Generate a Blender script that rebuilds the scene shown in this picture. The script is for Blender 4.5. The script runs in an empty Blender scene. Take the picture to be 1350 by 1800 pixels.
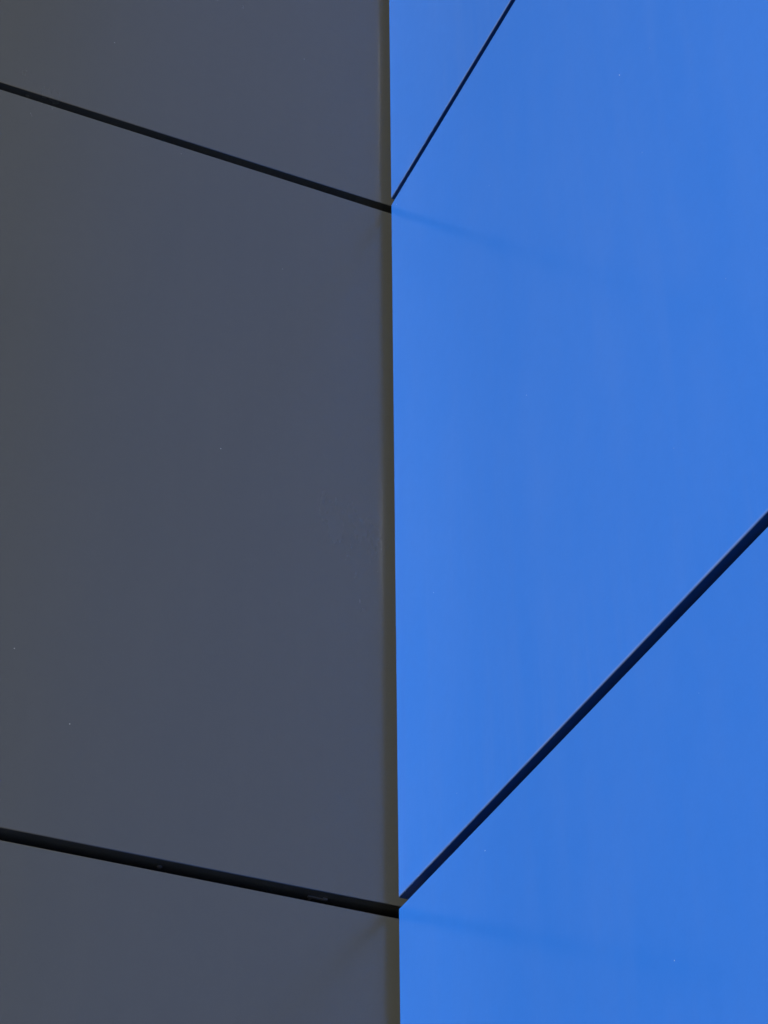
import bpy, bmesh, math, random
from mathutils import Vector, Matrix

random.seed(4)
scene = bpy.context.scene
COL = scene.collection

# ------------------------------------------------------------------ camera
YAW, PITCH, ROLL = 0.4193, 0.66022, -0.00673
fwd = Vector((math.sin(YAW) * math.cos(PITCH), math.cos(YAW) * math.cos(PITCH), math.sin(PITCH)))
rt = Vector((math.cos(YAW), -math.sin(YAW), 0))
up = rt.cross(fwd)
r2 = math.cos(ROLL) * rt + math.sin(ROLL) * up
u2 = -math.sin(ROLL) * rt + math.cos(ROLL) * up
cam_data = bpy.data.cameras.new("camera")
cam = bpy.data.objects.new("camera", cam_data)
COL.objects.link(cam)
m = Matrix((r2, u2, -fwd)).transposed().to_4x4()
m.translation = Vector((-1.13961, -2.54081, 1.6))
cam.matrix_world = m
cam_data.sensor_fit = 'HORIZONTAL'
cam_data.sensor_width = 36
cam_data.lens = 36 * 3610.35 / 1350
cam_data.clip_start = 0.05
cam_data.clip_end = 3000
scene.camera = cam

# ------------------------------------------------------------------ sky, sun, exposure
SUN_EL, SUN_AZ = math.radians(33), math.radians(252)     # azimuth clockwise from +y
world = bpy.data.worlds.new("World")
scene.world = world
world.use_nodes = True
wn, wl = world.node_tree.nodes, world.node_tree.links
wn.clear()
sky = wn.new('ShaderNodeTexSky')
sky.sky_type = 'NISHITA'
sky.sun_disc = False
sky.sun_elevation = SUN_EL
sky.sun_rotation = SUN_AZ
sky.air_density = 1.0
sky.dust_density = 7.0
sky.ozone_density = 0.6
bg = wn.new('ShaderNodeBackground')
bg.inputs['Strength'].default_value = 0.075
wo = wn.new('ShaderNodeOutputWorld')
wl.new(sky.outputs[0], bg.inputs[0])
wl.new(bg.outputs[0], wo.inputs[0])

sun_data = bpy.data.lights.new("sun", 'SUN')
sun_data.energy = 5.0
sun_data.angle = math.radians(0.6)
sun_data.color = (1.0, 0.95, 0.88)
sun = bpy.data.objects.new("sun", sun_data)
COL.objects.link(sun)
sd = Vector((math.sin(SUN_AZ) * math.cos(SUN_EL), math.cos(SUN_AZ) * math.cos(SUN_EL), math.sin(SUN_EL)))
sun.rotation_euler = sd.to_track_quat('Z', 'Y').to_euler()
sun.location = sd * 30

scene.view_settings.view_transform = 'Standard'
scene.view_settings.look = 'None'
scene.view_settings.exposure = 0.25
scene.cycles.blur_glossy = 0.0            # keep the sun's sheen thrown from the grey sheet onto the blue one
scene.cycles.caustics_reflective = True
scene.view_settings.gamma = 1.0
scene.view_settings.use_curve_mapping = False

# ------------------------------------------------------------------ materials
def new_mat(name):
    mt = bpy.data.materials.new(name)
    mt.use_nodes = True
    nt = mt.node_tree
    nt.nodes.clear()
    out = nt.nodes.new('ShaderNodeOutputMaterial')
    bs = nt.nodes.new('ShaderNodeBsdfPrincipled')
    nt.links.new(bs.outputs[0], out.inputs[0])
    return mt, nt, bs

def N(nt, typ, **kw):
    n = nt.nodes.new(typ)
    for k, v in kw.items():
        if k.startswith('i_'):
            n.inputs[k[2:]].default_value = v
        else:
            setattr(n, k, v)
    return n

def math_n(nt, op, a, b=None, clamp=False):
    n = nt.nodes.new('ShaderNodeMath')
    n.operation = op
    n.use_clamp = clamp
    for i, v in enumerate((a, b)):
        if v is None:
            continue
        if isinstance(v, (int, float)):
            n.inputs[i].default_value = v
        else:
            nt.links.new(v, n.inputs[i])
    return n.outputs[0]

def mix_col(nt, fac, a, b):
    n = nt.nodes.new('ShaderNodeMix')
    n.data_type = 'RGBA'
    for sock, v in ((n.inputs[0], fac), (n.inputs[6], a), (n.inputs[7], b)):
        if isinstance(v, (int, float, tuple)):
            sock.default_value = v
        else:
            nt.links.new(v, sock)
    return n.outputs[2]

def noise(nt, pos, scale_xyz, scale, detail=3.0, rough=0.55):
    mp = N(nt, 'ShaderNodeMapping')
    mp.inputs['Scale'].default_value = scale_xyz
    nt.links.new(pos, mp.inputs['Vector'])
    n = N(nt, 'ShaderNodeTexNoise')
    n.inputs['Scale'].default_value = scale
    n.inputs['Detail'].default_value = detail
    n.inputs['Roughness'].default_value = rough
    nt.links.new(mp.outputs[0], n.inputs['Vector'])
    return n.outputs[0]

def ramp(nt, v, lo, hi, a=0.0, b=1.0):
    n = N(nt, 'ShaderNodeMapRange')
    n.inputs['From Min'].default_value = lo
    n.inputs['From Max'].default_value = hi
    n.inputs['To Min'].default_value = a
    n.inputs['To Max'].default_value = b
    nt.links.new(v, n.inputs['Value'])
    return n.outputs[0]

def panel_paint(name, base, dust, rough, spec, dust_amt, streak_amt, wave, edge_amt, peel=False):
    """factory-coated sheet: colour, fine rain streaks, dust film, stray specks, slight waviness"""
    mt, nt, bs = new_mat(name)
    pos = N(nt, 'ShaderNodeNewGeometry').outputs['Position']
    oi = N(nt, 'ShaderNodeObjectInfo')
    # per-panel tone
    tone = ramp(nt, oi.outputs['Random'], 0, 1, 0.98, 1.02)
    hsv = N(nt, 'ShaderNodeHueSaturation')
    hsv.inputs['Color'].default_value = base
    nt.links.new(tone, hsv.inputs['Value'])
    col = hsv.outputs[0]
    # cloudy dust film, large and medium
    f1 = ramp(nt, noise(nt, pos, (1, 1, 0.6), 1.6, 4), 0.35, 0.75)
    f2 = ramp(nt, noise(nt, pos, (1, 1, 0.35), 14, 5, 0.6), 0.4, 0.8)
    film = math_n(nt, 'ADD', math_n(nt, 'MULTIPLY', f1, 0.6), math_n(nt, 'MULTIPLY', f2, 0.35))
    col = mix_col(nt, math_n(nt, 'MULTIPLY', film, dust_amt, True), col, dust)
    # vertical rain streaks (fine and broad)
    s1 = ramp(nt, noise(nt, pos, (1, 1, 0.02), 90, 3, 0.6), 0.56, 0.8)
    s1m = ramp(nt, noise(nt, pos, (1, 1, 0.8), 2.3, 3), 0.45, 0.7)
    s2 = ramp(nt, noise(nt, pos, (1, 1, 0.03), 22, 3, 0.5), 0.52, 0.75)
    st = math_n(nt, 'ADD', math_n(nt, 'MULTIPLY', s1, s1m), math_n(nt, 'MULTIPLY', s2, 0.5))
    col = mix_col(nt, math_n(nt, 'MULTIPLY', st, streak_amt, True), col, dust)
    # sparse specks of grit
    vor = N(nt, 'ShaderNodeTexVoronoi')
    vor.inputs['Scale'].default_value = 20
    nt.links.new(pos, vor.inputs['Vector'])
    sep = N(nt, 'ShaderNodeSeparateColor')
    nt.links.new(vor.outputs['Color'], sep.inputs[0])
    near = math_n(nt, 'LESS_THAN', vor.outputs['Distance'], 0.019)
    rare = math_n(nt, 'GREATER_THAN', sep.outputs[0], 0.45)
    spk = math_n(nt, 'MULTIPLY', math_n(nt, 'MULTIPLY', near, rare), math_n(nt, 'MULTIPLY', sep.outputs[1], 0.45))
    col = mix_col(nt, spk, col, (0.55, 0.55, 0.52, 1))
    # thin paler band along the bottom fold of each panel, with faint runs above it
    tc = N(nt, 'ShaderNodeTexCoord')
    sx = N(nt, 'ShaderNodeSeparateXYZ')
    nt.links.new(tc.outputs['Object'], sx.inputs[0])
    foot_band = ramp(nt, sx.outputs['Z'], 0.0, 0.0042, 1.0, 0.0)
    foot_band = math_n(nt, 'MULTIPLY', foot_band, ramp(nt, noise(nt, pos, (1, 1, 1), 9, 4), 0.3, 0.7, 0.35, 1.0))
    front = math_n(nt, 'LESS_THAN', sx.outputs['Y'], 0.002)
    col = mix_col(nt, math_n(nt, 'MULTIPLY', math_n(nt, 'MULTIPLY', foot_band, front), edge_amt, True), col, dust)
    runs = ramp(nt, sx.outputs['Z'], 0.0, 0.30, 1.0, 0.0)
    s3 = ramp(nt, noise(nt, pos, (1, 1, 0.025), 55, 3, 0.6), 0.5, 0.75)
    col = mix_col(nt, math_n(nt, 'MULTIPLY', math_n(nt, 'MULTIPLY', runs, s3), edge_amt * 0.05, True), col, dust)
    # fine mottling of the coating
    g1 = noise(nt, pos, (1, 1, 1), 260, 3, 0.7)
    g2 = noise(nt, pos, (1, 1, 1), 45, 3, 0.6)
    gsum = math_n(nt, 'ADD', ramp(nt, g1, 0.3, 0.7, -0.02, 0.02), ramp(nt, g2, 0.3, 0.7, -0.015, 0.015))
    h2 = N(nt, 'ShaderNodeHueSaturation')
    nt.links.new(col, h2.inputs['Color'])
    nt.links.new(math_n(nt, 'ADD', gsum, 1.0), h2.inputs['Value'])
    col = h2.outputs[0]
    nt.links.new(col, bs.inputs['Base Color'])
    rr = math_n(nt, 'ADD', math_n(nt, 'MULTIPLY', film, 0.06), rough)
    nt.links.new(math_n(nt, 'ADD', rr, math_n(nt, 'MULTIPLY', spk, 0.4)), bs.inputs['Roughness'])
    bs.inputs['Specular IOR Level'].default_value = spec
    # sheet waviness + fine orange peel
    w = noise(nt, pos, (1, 1, 0.8), 2.2, 2)
    b1 = N(nt, 'ShaderNodeBump')
    b1.inputs['Strength'].default_value = 1.0
    b1.inputs['Distance'].default_value = wave
    nt.links.new(w, b1.inputs['Height'])
    o = noise(nt, pos, (1, 1, 1), 900, 2)
    b2 = N(nt, 'ShaderNodeBump')
    b2.inputs['Strength'].default_value = 0.15
    b2.inputs['Distance'].default_value = 0.00012
    nt.links.new(o, b2.inputs['Height'])
    nt.links.new(b1.outputs[0], b2.inputs['Normal'])
    nt.links.new(b2.outputs[0] if peel else b1.outputs[0], bs.inputs['Normal'])
    return mt

def plain(name, color, rough, metallic=0.0, var=0.15, scale=30.0, bump=0.0):
    mt, nt, bs = new_mat(name)
    pos = N(nt, 'ShaderNodeNewGeometry').outputs['Position']
    n = noise(nt, pos, (1, 1, 1), scale, 5, 0.6)
    a = tuple(c * (1 - var) for c in color[:3]) + (1,)
    b = tuple(min(1, c * (1 + var)) for c in color[:3]) + (1,)
    nt.links.new(mix_col(nt, ramp(nt, n, 0.3, 0.7), a, b), bs.inputs['Base Color'])
    bs.inputs['Roughness'].default_value = rough
    bs.inputs['Metallic'].default_value = metallic
    if bump:
        bp = N(nt, 'ShaderNodeBump')
        bp.inputs['Distance'].default_value = bump
        nt.links.new(n, bp.inputs['Height'])
        nt.links.new(bp.outputs[0], bs.inputs['Normal'])
    return mt

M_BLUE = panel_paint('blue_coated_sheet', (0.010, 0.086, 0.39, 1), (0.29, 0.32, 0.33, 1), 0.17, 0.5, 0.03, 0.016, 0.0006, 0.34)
M_GREY = panel_paint('anthracite_coated_sheet', (0.061, 0.066, 0.060, 1), (0.20, 0.19, 0.17, 1), 0.24, 0.95, 0.03, 0.02, 0.0006, 0.10)
M_BACK = plain('black_membrane', (0.012, 0.012, 0.012), 0.9)
M_ALU = plain('dull_aluminium', (0.13, 0.13, 0.12), 0.6, 0.2)
M_STEEL = plain('screw_steel', (0.09, 0.09, 0.09), 0.6, 0.3)
M_ROOF = plain('roof_gravel', (0.25, 0.24, 0.22), 0.95, scale=60, bump=0.01)
M_PAVE = plain('paving_concrete', (0.15, 0.147, 0.14), 0.9, scale=8, bump=0.002)
M_GROUND = plain('asphalt_ground', (0.06, 0.06, 0.058), 0.92, scale=6, bump=0.004)

# ------------------------------------------------------------------ helpers
def obj(name, mesh, mat=None, parent=None, loc=(0, 0, 0), rotz=0.0):
    o = bpy.data.objects.new(name, mesh)
    COL.objects.link(o)
    if mat and not mesh.materials:
        mesh.materials.append(mat)
    o.parent = parent
    o.location = loc
    o.rotation_euler = (0, 0, rotz)
    return o

def box_mesh(name, x0, x1, y0, y1, z0, z1, bevel=0.0, seg=3):
    bm = bmesh.new()
    vs = [bm.verts.new((x, y, z)) for x in (x0, x1) for y in (y0, y1) for z in (z0, z1)]
    for f in ((0, 1, 3, 2), (4, 6, 7, 5), (0, 4, 5, 1), (2, 3, 7, 6), (0, 2, 6, 4), (1, 5, 7, 3)):
        bm.faces.new([vs[i] for i in f])
    bmesh.ops.recalc_face_normals(bm, faces=bm.faces)
    if bevel:
        bmesh.ops.bevel(bm, geom=list(bm.edges), offset=bevel, segments=seg, affect='EDGES', profile=0.5)
    me = bpy.data.meshes.new(name)
    bm.to_mesh(me)
    bm.free()
    for p in me.polygons:
        p.use_smooth = False
    return me

def cassette_mesh(name, w, h, d, dt=0.005, t=0.002, r=0.0024, seg=5):
    """folded sheet cassette: front face at y=0 facing -y, rounded folds, four return
    flanges running back to y=d, and open at the back (sheet thickness t)."""
    bm = bmesh.new()
    def ring(off, y, yt=None):      # off: inset from the outline; yt: shallower top flange
        yt = y if yt is None else yt
        return [bm.verts.new(p) for p in ((off, y, off), (w - off, y, off), (w - off, yt, h - off), (off, yt, h - off))]
    rings = []
    for k in range(seg + 1):
        a = math.pi / 2 * k / seg
        rings.append(ring(r * (1 - math.sin(a)), r * (1 - math.cos(a))))
    rings.append(ring(0, d, dt))
    rings.append(ring(t, d, dt))
    rings.append(ring(t, t))
    bm.faces.new(rings[0])
    for ra, rb in zip(rings, rings[1:]):
        for i in range(4):
            bm.faces.new((ra[i], ra[(i + 1) % 4], rb[(i + 1) % 4], rb[i]))
    bm.faces.new(rings[-1])
    bmesh.ops.recalc_face_normals(bm, faces=bm.faces)
    bm.faces.ensure_lookup_table()
    me = bpy.data.meshes.new(name)
    bm.to_mesh(me)
    bm.free()
    # smooth only the rounded fold strips
    for p in me.polygons:
        ys = [me.vertices[i].co.y for i in p.vertices]
        p.use_smooth = max(ys) <= r + 1e-6 and max(ys) > 1e-7
    return me

def struct(o):
    o['kind'] = 'structure'
    return o

# ------------------------------------------------------------------ layout numbers (metres)
COURSE = 1.5           # joint to joint
GAP = 0.0196           # open joint
J0 = 2.99881           # top edge of the panel below the lower visible joint
DEPTH = 0.034
Z_COURSES = [J0 - 2 * COURSE, J0 - COURSE, J0, J0 + COURSE, J0 + 2 * COURSE,
             J0 + 3 * COURSE]   # tops of lower panels
TOP = J0 + 4 * COURSE
SIDE_W = 3.0           # width of the panels on the hidden side of the return
EDGE_Y = 0.027        # how far the blue panels stop short of the grey face

# ------------------------------------------------------------------ ground
g = box_mesh('ground', -1500, 1500, -1500, 1500, -0.5, 0.0)
struct(obj('ground', g, M_GROUND))

pave = box_mesh('pavement', -12, 0.10, -8, 0.10, 0.004, 0.006)
pv = struct(obj('pavement', pave, M_PAVE))
slab = box_mesh('paving_slab', 0.003, 0.597, 0.003, 0.597, 0.0065, 0.02, 0.003, 2)
for i in range(13):
    for j in range(13):
        obj('paving_slab', slab, M_PAVE, pv, (-7.8 + 0.6 * i, -7.8 + 0.6 * j, 0))

# ------------------------------------------------------------------ walls
def empty(name, label, cat, loc):
    e = bpy.data.objects.new(name, None)
    COL.objects.link(e)
    e.empty_display_size = 0.3
    e.location = loc
    e['label'] = label
    e['category'] = cat
    e['kind'] = 'thing'
    return e

grey = empty('facade', 'dark grey metal panel wall left of the inside corner', 'wall', (0, 0, 0))
blue = empty('facade', 'bright blue metal panel wall right of the inside corner', 'wall', (0, 0, 0))

# grey wall: a narrow return, face in the plane y = 0, one panel wide between the inside
# corner and its own outer corner, where the cladding turns away from the camera
GX1 = 0.055
GX0 = -0.88
gm = cassette_mesh('grey_panel', GX1 - GX0, COURSE - GAP, DEPTH, r=0.0014)
gside = cassette_mesh('grey_side_panel', SIDE_W - GAP, COURSE - GAP, DEPTH)
for r, z in enumerate(Z_COURSES):
    obj('panel', gm, M_GREY, grey, (GX0, 0, z + GAP))
    for c in range(2):
        obj('panel', gside, M_GREY, grey, (GX0, 0.0365 + SIDE_W * (c + 1) - GAP, z + GAP), -math.pi / 2)
obj('backing', box_mesh('grey_backing', GX0 + 0.085, 7.0, 0.085, 0.036 + 2 * SIDE_W, 0.0, TOP - 0.02), M_BACK, grey)
obj('coping', box_mesh('grey_coping', GX0 - 0.035, 0.03, -0.035, 0.036 + 2 * SIDE_W, TOP + 0.004, TOP + 0.05, 0.004), M_GREY, grey)

# blue wall: face in the plane x = 0, panels laid from the corner towards the camera side
BW = 3.0
DZ_BLUE = 0.0011
GAP_BLUE = 0.0183
COURSE_BLUE = COURSE - 0.0092
BCOLS = 1
bmz = cassette_mesh('blue_panel', BW - GAP, COURSE_BLUE - GAP_BLUE, DEPTH)
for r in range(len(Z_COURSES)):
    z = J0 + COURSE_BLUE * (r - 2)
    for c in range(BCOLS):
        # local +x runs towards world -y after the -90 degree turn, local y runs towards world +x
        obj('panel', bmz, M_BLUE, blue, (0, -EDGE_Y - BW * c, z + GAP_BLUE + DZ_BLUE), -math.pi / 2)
BEND = -EDGE_Y - BW * BCOLS + GAP          # outer end of the blue wall, clad round the corner
bend = cassette_mesh('blue_end_panel', 3.2 - GAP, COURSE_BLUE - GAP_BLUE, DEPTH)
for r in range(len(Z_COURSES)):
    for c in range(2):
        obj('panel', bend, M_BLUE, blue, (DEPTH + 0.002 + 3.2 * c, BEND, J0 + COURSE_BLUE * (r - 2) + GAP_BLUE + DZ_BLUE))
obj('backing', box_mesh('blue_backing', 0.085, 6.4, BEND + 0.085, 0.08, 0.0, TOP - 0.02), M_BACK, blue)
obj('coping', box_mesh('blue_coping', -0.035, 0.35, -BW * BCOLS - 0.03, -0.04, TOP + 0.004, TOP + 0.05, 0.004), M_BLUE, blue)

# small fixings seen inside the lower grey joint
br = bmesh.new()
def bxs(bm, x0, x1, y0, y1, z0, z1):
    vs = [bm.verts.new((x, y, z)) for x in (x0, x1) for y in (y0, y1) for z in (z0, z1)]
    for f in ((0, 1, 3, 2), (4, 6, 7, 5), (0, 4, 5, 1), (2, 3, 7, 6), (0, 2, 6, 4), (1, 5, 7, 3)):
        br_f = bm.faces.new([vs[i] for i in f])
bxs(br, 0.0, 0.030, 0.0, 0.0045, -0.0018, 0.0)
bxs(br, 0.023, 0.030, -0.0025, 0.0, -0.0030, 0.0)
bxs(br, 0.004, 0.008, 0.0045, 0.012, -0.0012, 0.0)
bmesh.ops.recalc_face_normals(br, faces=br.faces)
bme = bpy.data.meshes.new('bracket')
br.to_mesh(bme)
br.free()
bk = obj('bracket', bme, M_ALU, grey, (-0.1255, 0.0195, J0 + GAP - 0.0002))
bk['label'] = 'small aluminium hanging clip inside the lower joint'

sm = bmesh.new()
bmesh.ops.create_cone(sm, cap_ends=True, segments=12, radius1=0.0032, radius2=0.0040, depth=0.0022)
bmesh.ops.create_cone(sm, cap_ends=True, segments=6, radius1=0.0016, radius2=0.0020, depth=0.0034)
sme = bpy.data.meshes.new('screw')
sm.to_mesh(sme)
sm.free()
sc = obj('screw', sme, M_STEEL, grey, (-0.3566, 0.0212, J0 + GAP - 0.0012))
sc['label'] = 'small screw head under the panel edge'
